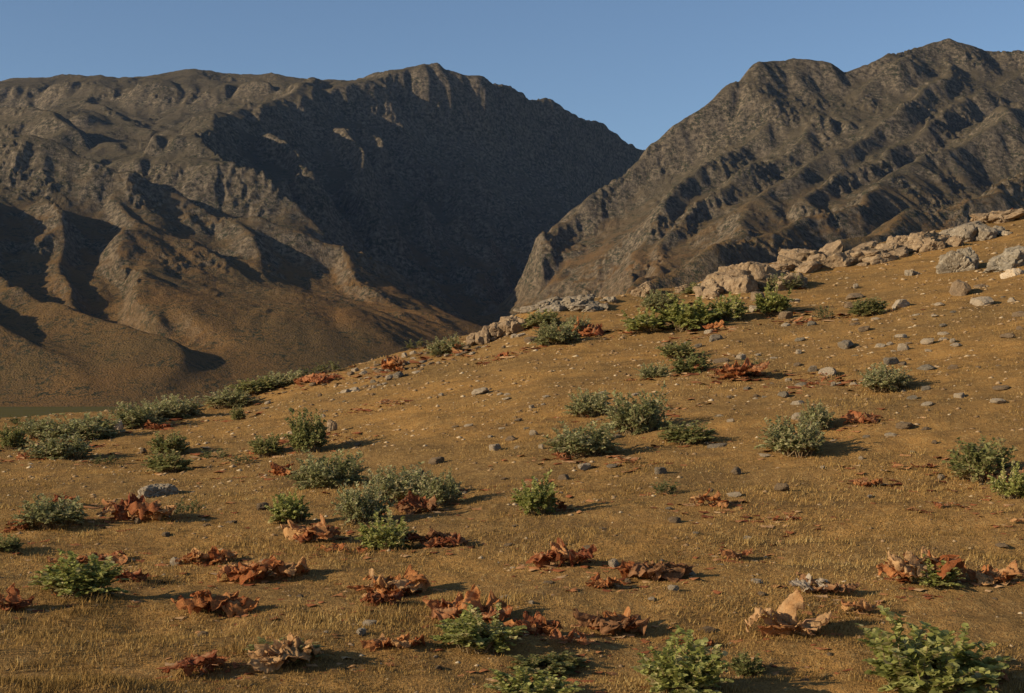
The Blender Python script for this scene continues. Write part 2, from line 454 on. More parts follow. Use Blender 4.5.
# ------------------------------------------------------------------ dry grass (stuff)
def grass_field(n):
    uu = RNG.uniform(-0.50, 0.52, n)
    q = RNG.uniform(0, 1, n) ** 0.9
    Y = 1 / (1 / 46.0 + q * (1 / 6.2 - 1 / 46.0))
    X = uu * (Y + 1.5)
    dens = 1.3 * fbm(X / 1.3, Y / 1.3, 3, 301) + .8 * fbm(X / .3, Y / .22, 2, 302)
    keep = RNG.uniform(-1.1, .55, n) < dens
    X, Y = X[keep], Y[keep]; n = len(X)
    px = X / Y * F + CX
    ok = Y < np.interp(px, _cx, _cd) + 2
    X, Y = X[ok], Y[ok]; n = len(X)
    Z = hill(X, Y) - .008
    hgt = RNG.uniform(.012, .040, n) * (1 + .7 * fbm(X / 2, Y / 2, 2, 303))
    wid = RNG.uniform(.0016, .0034, n) * (1 + Y / 16)
    a = RNG.uniform(0, 2 * np.pi, n)
    hgt = hgt * (1 + 1.5 * np.clip(fbm(X / .55, Y / .55, 2, 306) - .25, 0, 1))
    lean = RNG.normal(0, .55, n) * hgt; la = RNG.uniform(0, 2 * np.pi, n)
    base = np.stack([X, Y, Z], -1)
    side = np.stack([np.cos(a) * wid, np.sin(a) * wid, 0 * a], -1)
    tip = base + np.stack([np.cos(la) * lean + hgt * .12, np.sin(la) * lean, hgt], -1)
    co = np.stack([base - side, base + side, tip], 1).reshape(-1, 3)
    me = bpy.data.meshes.new("dry_grass")
    raw_mesh(me, co, np.arange(3 * n).reshape(n, 3))
    at_ = me.attributes.new("tone", 'FLOAT', 'POINT')
    tone = np.clip(RNG.normal(.5, .22, n) + .25 * fbm(X / 1.8, Y / 1.8, 2, 305), 0, 1)
    at_.data.foreach_set("value", np.repeat(tone, 3).astype(np.float32))
    m, nt, p = new_mat("dry_grass_blades"); b = NB(nt)
    an = b.n("ShaderNodeAttribute", attribute_name="tone")
    c = b.ramp(an.outputs["Fac"], [(0.0, (.12, .072, .026)), (.4, (.30, .178, .056)), (.75, (.42, .262, .092)), (1.0, (.50, .36, .15))])
    b.l(c, p.inputs["Base Color"])
    tr = b.n("ShaderNodeBsdfTranslucent"); b.l(c, tr.inputs["Color"])
    mx = b.n("ShaderNodeMixShader"); mx.inputs[0].default_value = .25
    out = nt.nodes["Material Output"]
    b.l(p.outputs[0], mx.inputs[1]); b.l(tr.outputs[0], mx.inputs[2]); b.l(mx.outputs[0], out.inputs[0])
    me.materials.append(m)
    o = bpy.data.objects.new("dry_grass", me); COL.objects.link(o)
    o["kind"] = "stuff"; o["label"] = "short dry golden grass covering the sunlit hillside"; o["category"] = "grass"
    return o
grass_field(650000)
# ------------------------------------------------------------------ things: helpers
def put(name, me, parent=None, loc=(0, 0, 0), rot=(0, 0, 0), scale=(1, 1, 1)):
    o = bpy.data.objects.new(name, me); COL.objects.link(o)
    o.parent = parent; o.location = loc; o.rotation_euler = rot; o.scale = scale
    return o

def tag(o, label, cat, group=None):
    o["label"] = label; o["category"] = cat
    if group: o["group"] = group
    return o

def normal_at(X, Y, e=.4):
    zx = float(hill(X + e, Y, False) - hill(X - e, Y, False)) / (2 * e)
    zy = float(hill(X, Y + e, False) - hill(X, Y - e, False)) / (2 * e)
    return Vector((-zx, -zy, 1)).normalized()

def lie(X, Y, spin, amount=1.0):
    """rotation that lays a thing on the slope"""
    n = normal_at(X, Y); n = (n * amount + Vector((0, 0, 1)) * (1 - amount)).normalized()
    return (n.to_track_quat('Z', 'Y').to_matrix() @ Matrix.Rotation(spin, 3, 'Z')).to_euler()

LAND = []   # (column, row, short name) used to say where a stone lies

# ------------------------------------------------------------------ rocks
def stone_mat(name, c1, c2, c3, sc):
    m, nt, p = new_mat(name, .9, .05); b = NB(nt)
    oi = b.n("ShaderNodeObjectInfo"); tc = b.n("ShaderNodeTexCoord")
    add = b.n("ShaderNodeVectorMath", operation='ADD'); b.l(tc.outputs["Object"], add.inputs[0])
    cmb = b.n("ShaderNodeCombineXYZ"); b.l(b.math('MULTIPLY', oi.outputs["Random"], 40.0), cmb.inputs[0]); b.l(cmb.outputs[0], add.inputs[1])
    v = add.outputs[0]
    n1 = b.noise(v, sc, 5, .65); n2 = b.noise(v, sc * 5, 4, .7); n3 = b.noise(v, sc * 17, 3, .7)
    c = b.mix(b.ramp(n1, [(.35, 0.0), (.65, 1.0)]), c1, c2)
    c = b.mix(b.ramp(n2, [(.50, 0.0), (.66, .8)]), c, c3)
    c = b.mix(b.ramp(n3, [(.32, .45), (.44, 0.0)]), c, (.09, .07, .05))
    c = b.mix(b.math('MULTIPLY', oi.outputs["Random"], .2), c, (.30, .20, .12))
    b.l(c, p.inputs["Base Color"])
    b.bump(b.math('ADD', n2, b.math('MULTIPLY', n3, .6)), .9, .05 / sc * 2, p)
    return m
ROCKMAT = {
    'tan': stone_mat("tan_limestone", (.30, .205, .118), (.17, .115, .07), (.41, .305, .185), 2.2),
    'grey': stone_mat("grey_limestone", (.29, .235, .165), (.17, .14, .10), (.40, .34, .25), 2.2),
    'pale': stone_mat("pale_limestone", (.56, .44, .30), (.45, .34, .22), (.64, .54, .40), 1.6),
}
import bmesh
from mathutils import noise as mnoise
def block(bm, sub, seed, off=(0, 0, 0), sc=(1, 1, 1), rot=(0, 0, 0), planes=10, rough=.10):
    rng = random.Random(seed)
    pl = []
    for i in range(planes):
        z = rng.uniform(-1, 1); a = rng.uniform(0, 2 * math.pi); r = math.sqrt(1 - z * z)
        pl.append((Vector((r * math.cos(a), r * math.sin(a), z)), rng.uniform(.55, .95)))
    pl.append((Vector((rng.uniform(-.2, .2), rng.uniform(-.2, .2), 1)).normalized(), rng.uniform(.5, .75)))
    M = Euler(rot).to_matrix()
    t = bmesh.new(); bmesh.ops.create_icosphere(t, subdivisions=sub, radius=1.0)
    idx = {}
    so = Vector((seed * 3.17 % 50, seed * 1.31 % 50, 0))
    for v in t.verts:
        d = v.co.normalized()
        r = 1.1
        for n, k in pl:
            q = n.dot(d)
            if q > .05: r = min(r, k / q)
        f = mnoise.fractal(d * 1.6 + so, .9, 2.0, 5)
        f2 = abs(mnoise.noise(d * 4.3 + so * 1.7))
        r *= 1 + rough * f * 1.6 - rough * 1.2 * (1 - f2) ** 6
        c = d * r
        c = M @ Vector((c.x * sc[0], c.y * sc[1], c.z * sc[2])) + Vector(off)
        idx[v] = bm.verts.new(c)
    for f in t.faces:
        bm.faces.new([idx[v] for v in f.verts])
    t.free()

def finish(bm, name, mat, smooth=False):
    me = bpy.data.meshes.new(name); bm.to_mesh(me); bm.free()
    if smooth: me.polygons.foreach_set("use_smooth", np.ones(len(me.polygons), bool))
    me.materials.append(mat); return me

def boulder(x, y, wpx, hpx, blocks, mat, label, ref, name="boulder", cat="boulder", seed=1, group=None, deep=.8):
    """blocks: (offset x, y, z, scale x, y, z, tilt, turn) in units of half the width / the height"""
    X, Y, Z = at(x, y)
    w = wpx / F * Y; h = hpx / F * Y
    bm = bmesh.new()
    for i, (ox, oy, oz, sx, sy, sz, tilt, turn) in enumerate(blocks):
        block(bm, 5 if wpx > 30 else 4, seed * 11 + i, (ox * w / 2, oy * w / 2, oz * h), (sx * w / 2 * (1.22 if name == 'rock_outcrop' else 1), sy * w / 2 * deep, sz * h * (.85 if name == 'rock_outcrop' else 1.1)), (0, R(tilt), R(turn)))
    if name == "rock_outcrop":     # broken ledges and half buried pieces of the same bedrock
        rr = random.Random(seed)
        for i in range(int(wpx / 1.5)):
            q = rr.uniform(-1.3, 1.3); sz = rr.uniform(.10, .52) * (1.1 - .45 * abs(q))
            ox, oy = q * w / 2, rr.triangular(-1.9, .4, -.3) * w * .28
            gz = float(hill(X + ox, Y + .1 + oy, False)) - Z
            block(bm, 4 if sz > .25 else 3, seed * 31 + i, (ox, oy, gz + sz * h * .45 + .22 * h), (sz * w * .46, sz * w * .40, sz * h * rr.uniform(.5, 1.2)), (0, R(rr.gauss(-8, 14)), R(rr.uniform(0, 360))), 8, .09)
    me = finish(bm, name, ROCKMAT[mat], True)
    me.set_sharp_from_angle(angle=R(28))
    o = put(name, me, None, (X, Y + .1, Z - .26 * h))
    tag(o, label, cat, group)
    LAND.append((x, y - hpx * .4, ref))
    return o

G_OUT = "rock outcrops along the hill crest"; G_BOU = "boulders on the upper slope"
boulder(752, 288, 82, 44, [(-.55, 0, .25, .5, .7, .5, 12, 0), (-.1, .1, .45, .55, .8, .62, 14, 20), (.35, 0, .30, .5, .7, .62, 22, 10), (.68, -.1, .12, .3, .5, .52, 30, 40), (-.2, -.5, .1, .5, .4, .3, 8, 0), (-.9, 0, .02, .4, .5, .3, 10, 0)],
        'tan', "jagged tan rock outcrop with a dark overhanging edge above the green shrubs", "jagged tan outcrop", "rock_outcrop", "outcrop", 3, G_OUT)
boulder(835, 262, 100, 26, [(-.75, 0, .2, .3, .5, .75, 6, 0), (-.35, .2, .3, .4, .5, .7, 10, 15), (.1, 0, .2, .4, .5, .75, 4, 30), (.5, .2, .2, .35, .5, .65, 16, 0), (.85, .1, .25, .28, .4, .55, 10, 0), (0, -.5, 0, .7, .3, .35, 5, 0)],
        'tan', "long low broken rock ledge on the crest between jagged outcrop and smooth slab", "long low broken ledge", "rock_outcrop", "outcrop", 5, G_OUT)
boulder(908, 250, 72, 32, [(-.3, 0, .25, .72, .9, .55, -20, 0), (.35, .2, .45, .6, .8, .62, -14, 25), (.8, .1, .5, .3, .5, .5, -8, 0)],
        'tan', "smooth sloping tan rock slab rising along the crest towards the grey boulders", "smooth sloping slab", "rock_outcrop", "outcrop", 8, G_OUT)
boulder(962, 240, 58, 26, [(-.2, 0, .4, .8, .8, .65, -12, 0), (.55, .1, .45, .45, .6, .55, 6, 30), (-.75, 0, .1, .35, .4, .4, 0, 0)],
        'grey', "rounded grey rock hump on the crest just above the cracked square boulder", "rounded grey crest hump", "rock_outcrop", "outcrop", 11, G_OUT)
boulder(1005, 218, 60, 14, [(-.5, 0, .3, .5, .6, .6, 0, 0), (.1, .1, .3, .45, .5, .7, 8, 20), (.65, 0, .4, .5, .6, .6, -8, 0)],
        'tan', "broken tan rock rim at the highest point of the hill crest", "highest tan rock rim", "rock_outcrop", "outcrop", 15, G_OUT)
boulder(960, 270, 42, 34, [(0, 0, .35, .92, .9, .55, 4, 12), (.2, .2, .62, .6, .7, .40, -16, 40)],
        'grey', "squarish grey boulder with cracked top beside the tilted slab boulder", "squarish cracked boulder", seed=21, group=G_BOU, deep=1)
boulder(1006, 268, 50, 36, [(.05, 0, .42, 1.0, .9, .42, -26, 8), (.5, .2, .5, .55, .7, .5, -20, 30)],
        'grey', "large tilted grey slab boulder cut off by the edge of the picture", "large tilted slab boulder", seed=26, group=G_BOU, deep=1)
boulder(1014, 276, 26, 13, [(0, 0, .35, .95, .9, .6, 8, 0)],
        'pale', "small pale angular boulder lying at the foot of the tilted slab", "pale block below the tilted slab", seed=31, group=G_BOU, deep=1)
boulder(912, 276, 17, 11, [(-.3, 0, .4, .6, .7, .6, 0, 0), (.5, .1, .35, .5, .6, .5, 20, 0)],
        'grey', "small dark grey boulder alone on bare grass below the smooth slab", "dark small boulder", seed=36, group=G_BOU, deep=1)
boulder(502, 334, 50, 30, [(-.5, 0, .2, .45, .6, .45, -24, 0), (.0, .1, .4, .55, .7, .6, -20, 20), (.5, .1, .6, .5, .6, .55, -6, 0), (-.1, -.4, .05, .6, .4, .4, -10, 0)],
        'tan', "pale cream rock outcrop at the bend of the crest below the dark gorge", "pale cream outcrop", "rock_outcrop", "outcrop", 41, G_OUT)
boulder(562, 308, 66, 18, [(-.6, 0, .2, .45, .6, .6, -10, 0), (-.05, .1, .35, .5, .6, .62, -8, 10), (.5, .1, .5, .5, .6, .6, -8, 0)],
        'grey', "flat grey rock ledge on the crest next to the pale cream outcrop", "flat grey ledge", "rock_outcrop", "outcrop", 45, G_OUT)
boulder(646, 296, 34, 18, [(-.1, 0, .3, .8, .8, .75, -28, 0), (.6, 0, .2, .35, .5, .5, 0, 0)],
        'tan', "pointed tan rock sticking up alone from the middle of the crest", "pointed crest rock", seed=51, group=G_BOU, deep=1)
boulder(612, 302, 24, 10, [(0, 0, .3, .8, .8, .75, -10, 0), (-.7, 0, .2, .4, .5, .5, 0, 0)],
        'grey', "low grey rock on the crest between flat ledge and pointed rock", "low grey crest rock", seed=54, group=G_BOU, deep=1)
boulder(690, 292, 40, 10, [(-.4, 0, .3, .6, .7, .6, -10, 0), (.4, 0, .3, .6, .6, .7, -8, 0)],
        'tan', "low tan rock half buried in the crest before the jagged outcrop", "half buried crest rock", seed=58, group=G_BOU, deep=1)
boulder(155, 496, 44, 22, [(0, 0, .25, .95, 1.0, .62, -8, 10), (-.5, -.2, .05, .5, .6, .5, -12, 0)],
        'grey', "smooth flat grey boulder sunk into the grass below two dark shrubs", "smooth sunken grey boulder", seed=61, deep=1.1)
boulder(331, 431, 13, 20, [(0, 0, .42, .85, .7, .62, 6, 0)],
        'tan', "upright tan rock standing close behind a round green shrub", "upright tan rock", seed=66, deep=1)
boulder(116, 431, 13, 17, [(0, 0, .42, .85, .7, .6, -6, 0)],
        'pale', "upright pinkish rock at the end of the long crest shrub row", "upright pinkish rock", seed=69, deep=1)

# ------------------------------------------------------------------ green shrubs
def leaf_mat(name, stops, trans=.5):
    m, nt, p = new_mat(name, .65, .10); b = NB(nt)
    an = b.n("ShaderNodeAttribute", attribute_name="tone"); oi = b.n("ShaderNodeObjectInfo")
    f = b.math('ADD', an.outputs["Fac"], b.math('MULTIPLY', b.math('SUBTRACT', oi.outputs["Random"], .5), .22))
    c = b.ramp(f, stops)
    b.l(c, p.inputs["Base Color"])
    tr = b.n("ShaderNodeBsdfTranslucent"); b.l(c, tr.inputs["Color"])
    mx = b.n("ShaderNodeMixShader"); mx.inputs[0].default_value = trans
    b.l(p.outputs[0], mx.inputs[1]); b.l(tr.outputs[0], mx.inputs[2]); b.l(mx.outputs[0], nt.nodes["Material Output"].inputs[0])
    return m
FOL = {
    'b': leaf_mat("broad_green_leaf", [(0, (.15, .16, .045)), (.45, (.33, .33, .085)), (.8, (.48, .46, .16)), (.95, (.56, .46, .22))]),
    'g': leaf_mat("grey_green_leaf", [(0, (.14, .14, .05)), (.45, (.285, .275, .11)), (.8, (.44, .41, .20)), (.95, (.56, .46, .25))]),
    'd': leaf_mat("dark_green_leaf", [(0, (.11, .115, .035)), (.5, (.23, .23, .075)), (.85, (.36, .33, .13)), (.97, (.46, .34, .15))]),
    's': leaf_mat("sparse_green_leaf", [(0, (.07, .085, .03)), (.5, (.14, .15, .055)), (.85, (.24, .22, .09)), (.97, (.34, .26, .12))]),
}
STEMMAT, _nt, _p = new_mat("woody_stem"); _p.inputs["Base Color"].default_value = (.20, .14, .075, 1)

def tube(bm, pts, r0, r1, sides=4):
    rings = []
    for i, q in enumerate(pts):
        q = Vector(q); a = Vector(pts[min(i + 1, len(pts) - 1)]) - Vector(pts[max(i - 1, 0)])
        M = a.normalized().to_track_quat('Z', 'Y').to_matrix()
        r = r0 + (r1 - r0) * i / (len(pts) - 1)
        rings.append([bm.verts.new(q + M @ Vector((math.cos(k * 2 * math.pi / sides) * r, math.sin(k * 2 * math.pi / sides) * r, 0))) for k in range(sides)])
    for A, B in zip(rings[:-1], rings[1:]):
        for k in range(sides): bm.faces.new((A[k], A[(k + 1) % sides], B[(k + 1) % sides], B[k]))

def shrub_meshes(kind, seed):
    rng = random.Random(seed)
    n_st = {'b': 110, 'g': 170, 'd': 140, 's': 30}[kind]
    per = {'b': 26, 'g': 18, 'd': 16, 's': 12}[kind]
    LL = {'b': .072, 'g': .072, 'd': .08, 's': .085}[kind]
    wr = {'b': .52, 'g': .30, 'd': .40, 's': .36}[kind]
    co = []; fa = []; tone = []
    sb = bmesh.new()
    lob = [(rng.uniform(0, 6.28), rng.uniform(.06, .16), k) for k in (2, 3, 5)]
    for s in range(n_st):
        a = rng.uniform(0, 2 * math.pi); el = math.asin(rng.uniform(.0, 1) ** 1.15)
        edge = 1 + sum(q * math.sin(k * a + f) for f, q, k in lob)
        rr = rng.uniform(.62, 1.06) * edge
        if rng.random() < .08: rr *= 1.10
        ce, se = math.cos(el) ** .75, math.sin(el) ** .7
        tip = Vector((math.cos(a) * ce * .54 * rr, math.sin(a) * ce * .54 * rr, .03 + se * .58 * rr))
        br = .30 * rng.random() ** .5; ba = a + rng.gauss(0, .6)
        base = Vector((math.cos(ba) * br, math.sin(ba) * br, -.03))
        ctl = (base + tip) / 2 + Vector((0, 0, .10 + .10 * rng.random()))
        def q(t): return base * (1 - t) ** 2 + ctl * 2 * t * (1 - t) + tip * t * t
        tube(sb, [q(t) for t in (0, .35, .7, 1)], .007, .003, 3)
        if kind == 'g' and rng.random() < .25:
            tube(sb, [tip, tip + Vector((rng.gauss(0, .02), rng.gauss(0, .02), .09))], .004, .003, 3)
        st = rng.gauss(.56, .14)
        for j in range(per):
            t = .30 + .70 * (j + rng.random()) / per
            o = q(t); d = (q(min(1, t + .05)) - q(t - .05)).normalized()
            ph = j * 2.4 + s
            side = Vector((math.cos(ph), math.sin(ph), rng.uniform(-.1, .5)))
            if kind in 'g': dirv = (d * .7 + side * .8).normalized()
            else: dirv = (d * .45 + side + Vector((0, 0, .15))).normalized()
            L = LL * rng.uniform(.6, 1.25) * (1.1 - .35 * t)
            wd = L * wr * rng.uniform(.8, 1.25)
            up = (Vector((0, 0, 1)) + Vector((rng.gauss(0, .5), rng.gauss(0, .5), 0))).normalized()
            sx = dirv.cross(up)
            if sx.length < .05: sx = Vector((1, 0, 0))
            sx.normalize(); nn = sx.cross(dirv).normalized()
            i0 = len(co)
            prof = [(.0, .10), (.22, .80), (.5, 1.0), (.78, .68)]
            droop = rng.uniform(.05, .35)
            tn = min(1, max(0, st + rng.gauss(0, .14) + (.45 if rng.random() < .05 else 0)))
            mids = [o + dirv * L * l - nn * L * droop * l * l for l, _ in prof] + [o + dirv * L - nn * L * droop]
            for (l, wq), mm in zip(prof, mids):
                wv = rng.uniform(.85, 1.15)
                co.append(mm); co.append(mm + sx * wd * wq * wv + nn * wd * .3 * wq); co.append(mm - sx * wd * wq * wv + nn * wd * .3 * wq)
            co.append(mids[-1])
            for r in range(3):
                c0, c1 = i0 + r * 3, i0 + r * 3 + 3
                fa += [(c0, c0 + 1, c1 + 1), (c0, c1 + 1, c1), (c0, c1, c1 + 2), (c0, c1 + 2, c0 + 2)]
            e = i0 + 9
            fa += [(e, e + 1, i0 + 12), (e, i0 + 12, e + 2)]
            tone += [tn] * 13
    me = bpy.data.meshes.new("foliage")
    raw_mesh(me, np.array([tuple(c) for c in co]), np.array(fa))
    at_ = me.attributes.new("tone", 'FLOAT', 'POINT'); at_.data.foreach_set("value", np.array(tone, np.float32))
    me.materials.append(FOL[kind])
    return me, finish(sb, "stems", STEMMAT)
SHRUBS = {k: [shrub_meshes(k, 100 + 10 * i + ord(k)) for i in range(4 if k in 'gb' else 3)] for k in 'bgds'}
G_SHRUB = "green shrubs growing on the dry hillside"
_ns = 0
def shrub(x, y, wpx, hpx, kind, label, ref):
    global _ns
    X, Y, Z = at(x, y - 2)
    w = wpx / F * Y; h = hpx / F * Y
    root = put("green_shrub", None, None, (X, Y + .15 * w, float(hill(X, Y + .15 * w)) - .01), lie(X, Y, random.uniform(0, 6.28), .6))
    root.empty_display_size = .2
    w *= 1.18; h *= .95
    fol, stm = SHRUBS[kind][_ns % len(SHRUBS[kind])]; _ns += 1
    sc = (w * .95, w * .85, h / .60)
    put("foliage", fol, root, scale=sc); put("stems", stm, root, scale=sc)
    tag(root, label, "shrub", G_SHRUB)
    LAND.append((x, y - hpx * .4, ref))

for a in [
    # along the low crest
    (12, 450, 28, 26, 'd', "small dark green shrub beside red leaves at the end of the low crest row", "end shrub of the low crest row"),
    (78, 442, 72, 28, 'g', "widest green shrub of the row along the low crest", "widest shrub of the low crest row"),
    (60, 463, 58, 26, 'g', "green shrub growing right in front of the widest low crest shrub", "shrub in front of the widest crest shrub"),
    (105, 467, 26, 13, 's', "thin sparse little plant alone below the low crest row", "thin sparse plant below the crest row"),
    (135, 431, 44, 27, 'g', "rounded green shrub right beside the upright pinkish rock on the low crest", "shrub beside the pinkish rock"),
    (174, 421, 54, 24, 'g', "broad green crest shrub behind the small red leaf clump", "broad crest shrub behind red leaves"),
    (228, 408, 50, 18, 'g', "low pale green shrub spread along the crest above the tiny dark shrub", "low pale shrub spread along the crest"),
    (283, 388, 48, 17, 'g', "low green shrub on the crest where the reddish rubble begins", "crest shrub where the rubble begins"),
    (328, 374, 26, 13, 's', "small thin green plant on the crest among the rubble", "thin crest plant among the rubble"),
    (168, 457, 38, 23, 'd', "dark shrub directly behind its twin above the sunken grey boulder", "upper dark twin shrub"),
    (168, 475, 44, 22, 'd', "dark shrub touching the top of the sunken grey boulder", "dark shrub touching the sunken boulder"),
    (214, 460, 32, 14, 's', "sparse small green plant beside the dark twin shrubs", "sparse plant beside the twin shrubs"),
    (238, 423, 15, 15, 'd', "tiny round dark shrub alone on open grass below the crest", "tiny round dark shrub"),
    (40, 440, 40, 20, 'g', "green shrub between the end shrub and the widest shrub of the low crest row", "second shrub of the low crest row"),
    (152, 425, 36, 20, 'g', "green shrub squeezed between the pinkish rock shrub and the broad crest shrub", "squeezed crest shrub"),
    (256, 398, 40, 17, 'd', "dark green shrub on the crest between pale spread shrub and rubble", "dark crest shrub before the rubble"),
    (304, 383, 30, 15, 's', "loose green plant amid the orange red leaves where the rubble begins", "loose plant amid the rubble leaves"),
    (22, 428, 30, 12, 's', "low loose plants at the very end of the hill beside the plain", "low plants beside the plain"),
    (240, 470, 26, 11, 's', "thin low plant on bare grass between sparse plant and silvery shrub", "thin low plant on bare grass"),
    # left middle
    (50, 530, 68, 33, 'g', "wide grey green shrub with red leaves at both of its sides", "wide shrub with red leaves both sides"),
    (4, 556, 34, 16, 'd', "low dark shrub cut by the edge of the picture under the wide shrub", "low dark shrub at the picture edge"),
    (187, 517, 30, 20, 's', "small loose green plant at the end of the long brown leaf heap", "loose plant by the long leaf heap"),
    (74, 605, 82, 40, 'b', "bright broad leaved shrub next to the dark red leaf clump at the edge", "bright shrub by the dark red clump"),
    (308, 457, 40, 44, 'd', "tall round green shrub in front of the upright tan rock", "tall round shrub by the upright rock"),
    (268, 459, 30, 22, 'd', "small dark shrub just beside the tall round shrub", "small dark shrub by the tall round one"),
    (327, 491, 70, 40, 'g', "large silvery grey shrub below the tall round green shrub", "large silvery shrub"),
    (290, 528, 42, 30, 'b', "bright green shrub rising behind a heap of crinkled red leaves", "bright shrub behind the red leaf heap"),
    (362, 526, 54, 46, 'g', "upper green shrub of the pair in the middle of the big shrub group", "upper shrub of the big group"),
    (386, 551, 50, 38, 'b', "lowest green shrub of the big group with bare ground in front", "lowest shrub of the big group"),
    (402, 500, 66, 36, 'g', "grey shrub with dead brown leaves heaped inside the big shrub group", "grey shrub of the big group"),
    (442, 507, 40, 32, 'g', "grey outermost shrub of the big group casting a long shadow", "outermost shrub of the big group"),
    # middle
    (591, 417, 44, 29, 'g', "compact grey green shrub beside the tallest round shrub on mid slope", "compact shrub by the tallest round one"),
    (639, 433, 58, 46, 'g', "tallest round grey green shrub on the middle of the slope", "tallest round shrub on mid slope"),
    (583, 460, 66, 33, 'g', "wide domed grey green shrub with orange leaves under its edge", "wide domed shrub with orange leaves"),
    (690, 444, 46, 22, 'd', "low green shrub near a pale stone below the tallest round shrub", "low shrub below the tallest round one"),
    (537, 520, 44, 38, 'b', "bright green shrub with one upright withered pink leaf", "shrub with the upright pink leaf"),
    (664, 500, 32, 18, 's', "faint sparse green plant alone on the open middle slope", "faint sparse plant on open slope"),
    (797, 457, 60, 38, 'g', "front shrub of the leaning green pair beside the orange leaf clump", "front shrub of the leaning pair"),
    (818, 431, 40, 28, 'g', "back shrub of the leaning green pair beside the orange leaf clump", "back shrub of the leaning pair"),
    (982, 477, 58, 42, 'd', "large dark green shrub with brown dead leaves on its shaded side", "large dark shrub with dead leaves"),
    (1014, 500, 36, 36, 'b', "green shrub cut by the picture edge next to the large dark shrub", "edge shrub next to the large dark one"),
    (886, 392, 50, 26, 'g', "neat rounded shrub alone on the stony upper slope", "neat rounded lone shrub"),
    # upper slope
    (870, 317, 38, 18, 'd', "dark flat shrub on the stony ground below the smooth slab", "dark flat shrub on stony ground"),
    (826, 322, 22, 15, 's', "tiny thin shrub between the dark flat shrub and the crest group", "tiny thin shrub on the upper slope"),
    (774, 318, 36, 28, 'b', "bright green shrub just below the dark edge of the jagged outcrop", "bright shrub below the jagged outcrop"),
    (787, 293, 32, 17, 'g', "small green shrub in the shade of the jagged outcrop's edge", "small shrub against the jagged outcrop"),
    (731, 322, 34, 26, 'b', "green shrub of the upper row nearest the jagged outcrop", "upper row shrub nearest the outcrop"),
    (693, 333, 60, 32, 'b', "widest bright green shrub in the upper row with red leaves below", "widest shrub of the upper row"),
    (646, 337, 46, 22, 'b', "low bright shrub at the far end of the upper row", "low shrub ending the upper row"),
    (660, 313, 40, 20, 'g', "shrub on the crest behind the low end of the upper row", "crest shrub behind the upper row"),
    (706, 295, 40, 13, 'd', "thin dark shrub on the crest under the half buried rock", "thin dark crest shrub"),
    (680, 361, 34, 17, 'd', "small dark shrub midway between upper row and tallest round shrub", "small dark shrub under the upper row"),
    (655, 381, 32, 17, 'g', "small grey shrub just uphill of the tallest round shrub", "small grey shrub above the tallest"),
    (692, 377, 38, 22, 'd', "dark shrub mixed with dry brown leaves beside small grey shrub", "dark shrub mixed with brown leaves"),
    (752, 378, 34, 16, 's', "sparse green shoots behind the orange brown leaf clump", "sparse shoots behind the orange clump"),
    (556, 348, 46, 26, 'g', "front green shrub of the crest group below the flat grey ledge", "front shrub under the flat ledge"),
    (543, 330, 38, 17, 'd', "back green shrub of the crest group below the flat grey ledge", "back shrub under the flat ledge"),
    (578, 338, 30, 22, 'g', "green shrub with red leaves at its foot under the flat ledge", "red footed shrub under the ledge"),
    (447, 356, 36, 19, 'g', "green shrub beside the pinkish dead leaves on the rubble crest", "shrub beside the pinkish dead leaves"),
    (415, 340, 20, 12, 's', "tiny green plant on the crest beyond the reddish stalks", "tiny crest plant beyond the stalks"),
    # bottom edge
    (477, 655, 76, 38, 'b', "leafy green shrub growing in front of the rust brown leaf heap", "leafy shrub before the rust heap"),
    (536, 700, 76, 32, 'b', "half visible green shrub cut by the bottom edge beside a bigger one", "half visible shrub at the bottom edge"),
    (684, 704, 96, 58, 'b', "big light green shrub at the bottom edge below the small dead leaves", "big light green bottom shrub"),
    (935, 708, 134, 68, 'b', "largest leafy green shrub of all at the bottom edge", "largest leafy shrub of all"),
    (547, 668, 66, 16, 'd', "flat dark green leafy plant between rust heap and bottom shrubs", "flat dark leafy plant"),
    (748, 670, 36, 24, 'd', "dark big leaved plant growing behind the big light green shrub", "dark plant behind the big light shrub"),
    (935, 592, 52, 26, 'b', "bright green leafy plant inside the big heap of withered leaves", "green plant inside the withered heap"),
    (285, 664, 60, 20, 'd', "dark green leafy plant under the brown leaves of the low heap", "dark plant under the low brown heap"),
]:
    shrub(*a)

# ------------------------------------------------------------------ withered leaf clumps
def dead_mat(name, c1, c2, c3):
    m, nt, p = new_mat(name, .75, .10); b = NB(nt)
    oi = b.n("ShaderNodeObjectInfo"); tc = b.n("ShaderNodeTexCoord")
    n1 = b.noise(tc.outputs["Object"], 5, 5, .65); n2 = b.noise(tc.outputs["Object"], 22, 4, .7)
    f = b.math('ADD', n1, b.math('MULTIPLY', b.math('SUBTRACT', oi.outputs["Random"], .5), .45))
    c = b.mix(b.ramp(f, [(.32, 0.0), (.68, 1.0)]), c1, c2)
    c = b.mix(b.ramp(n2, [(.52, 0.0), (.68, .65)]), c, c3)
    an = b.n("ShaderNodeAttribute", attribute_name="rib")
    c = b.mix(b.math('MULTIPLY', an.outputs["Fac"], .5), c, (.56, .36, .18))
    b.l(c, p.inputs["Base Color"])
    b.bump(n2, .5, .012, p)
    tr = b.n("ShaderNodeBsdfTranslucent"); b.l(c, tr.inputs["Color"])
    mx = b.n("ShaderNodeMixShader"); mx.inputs[0].default_value = .42
    b.l(p.outputs[0], mx.inputs[1]); b.l(tr.outputs[0], mx.inputs[2]); b.l(mx.outputs[0], nt.nodes["Material Output"].inputs[0])
    return m
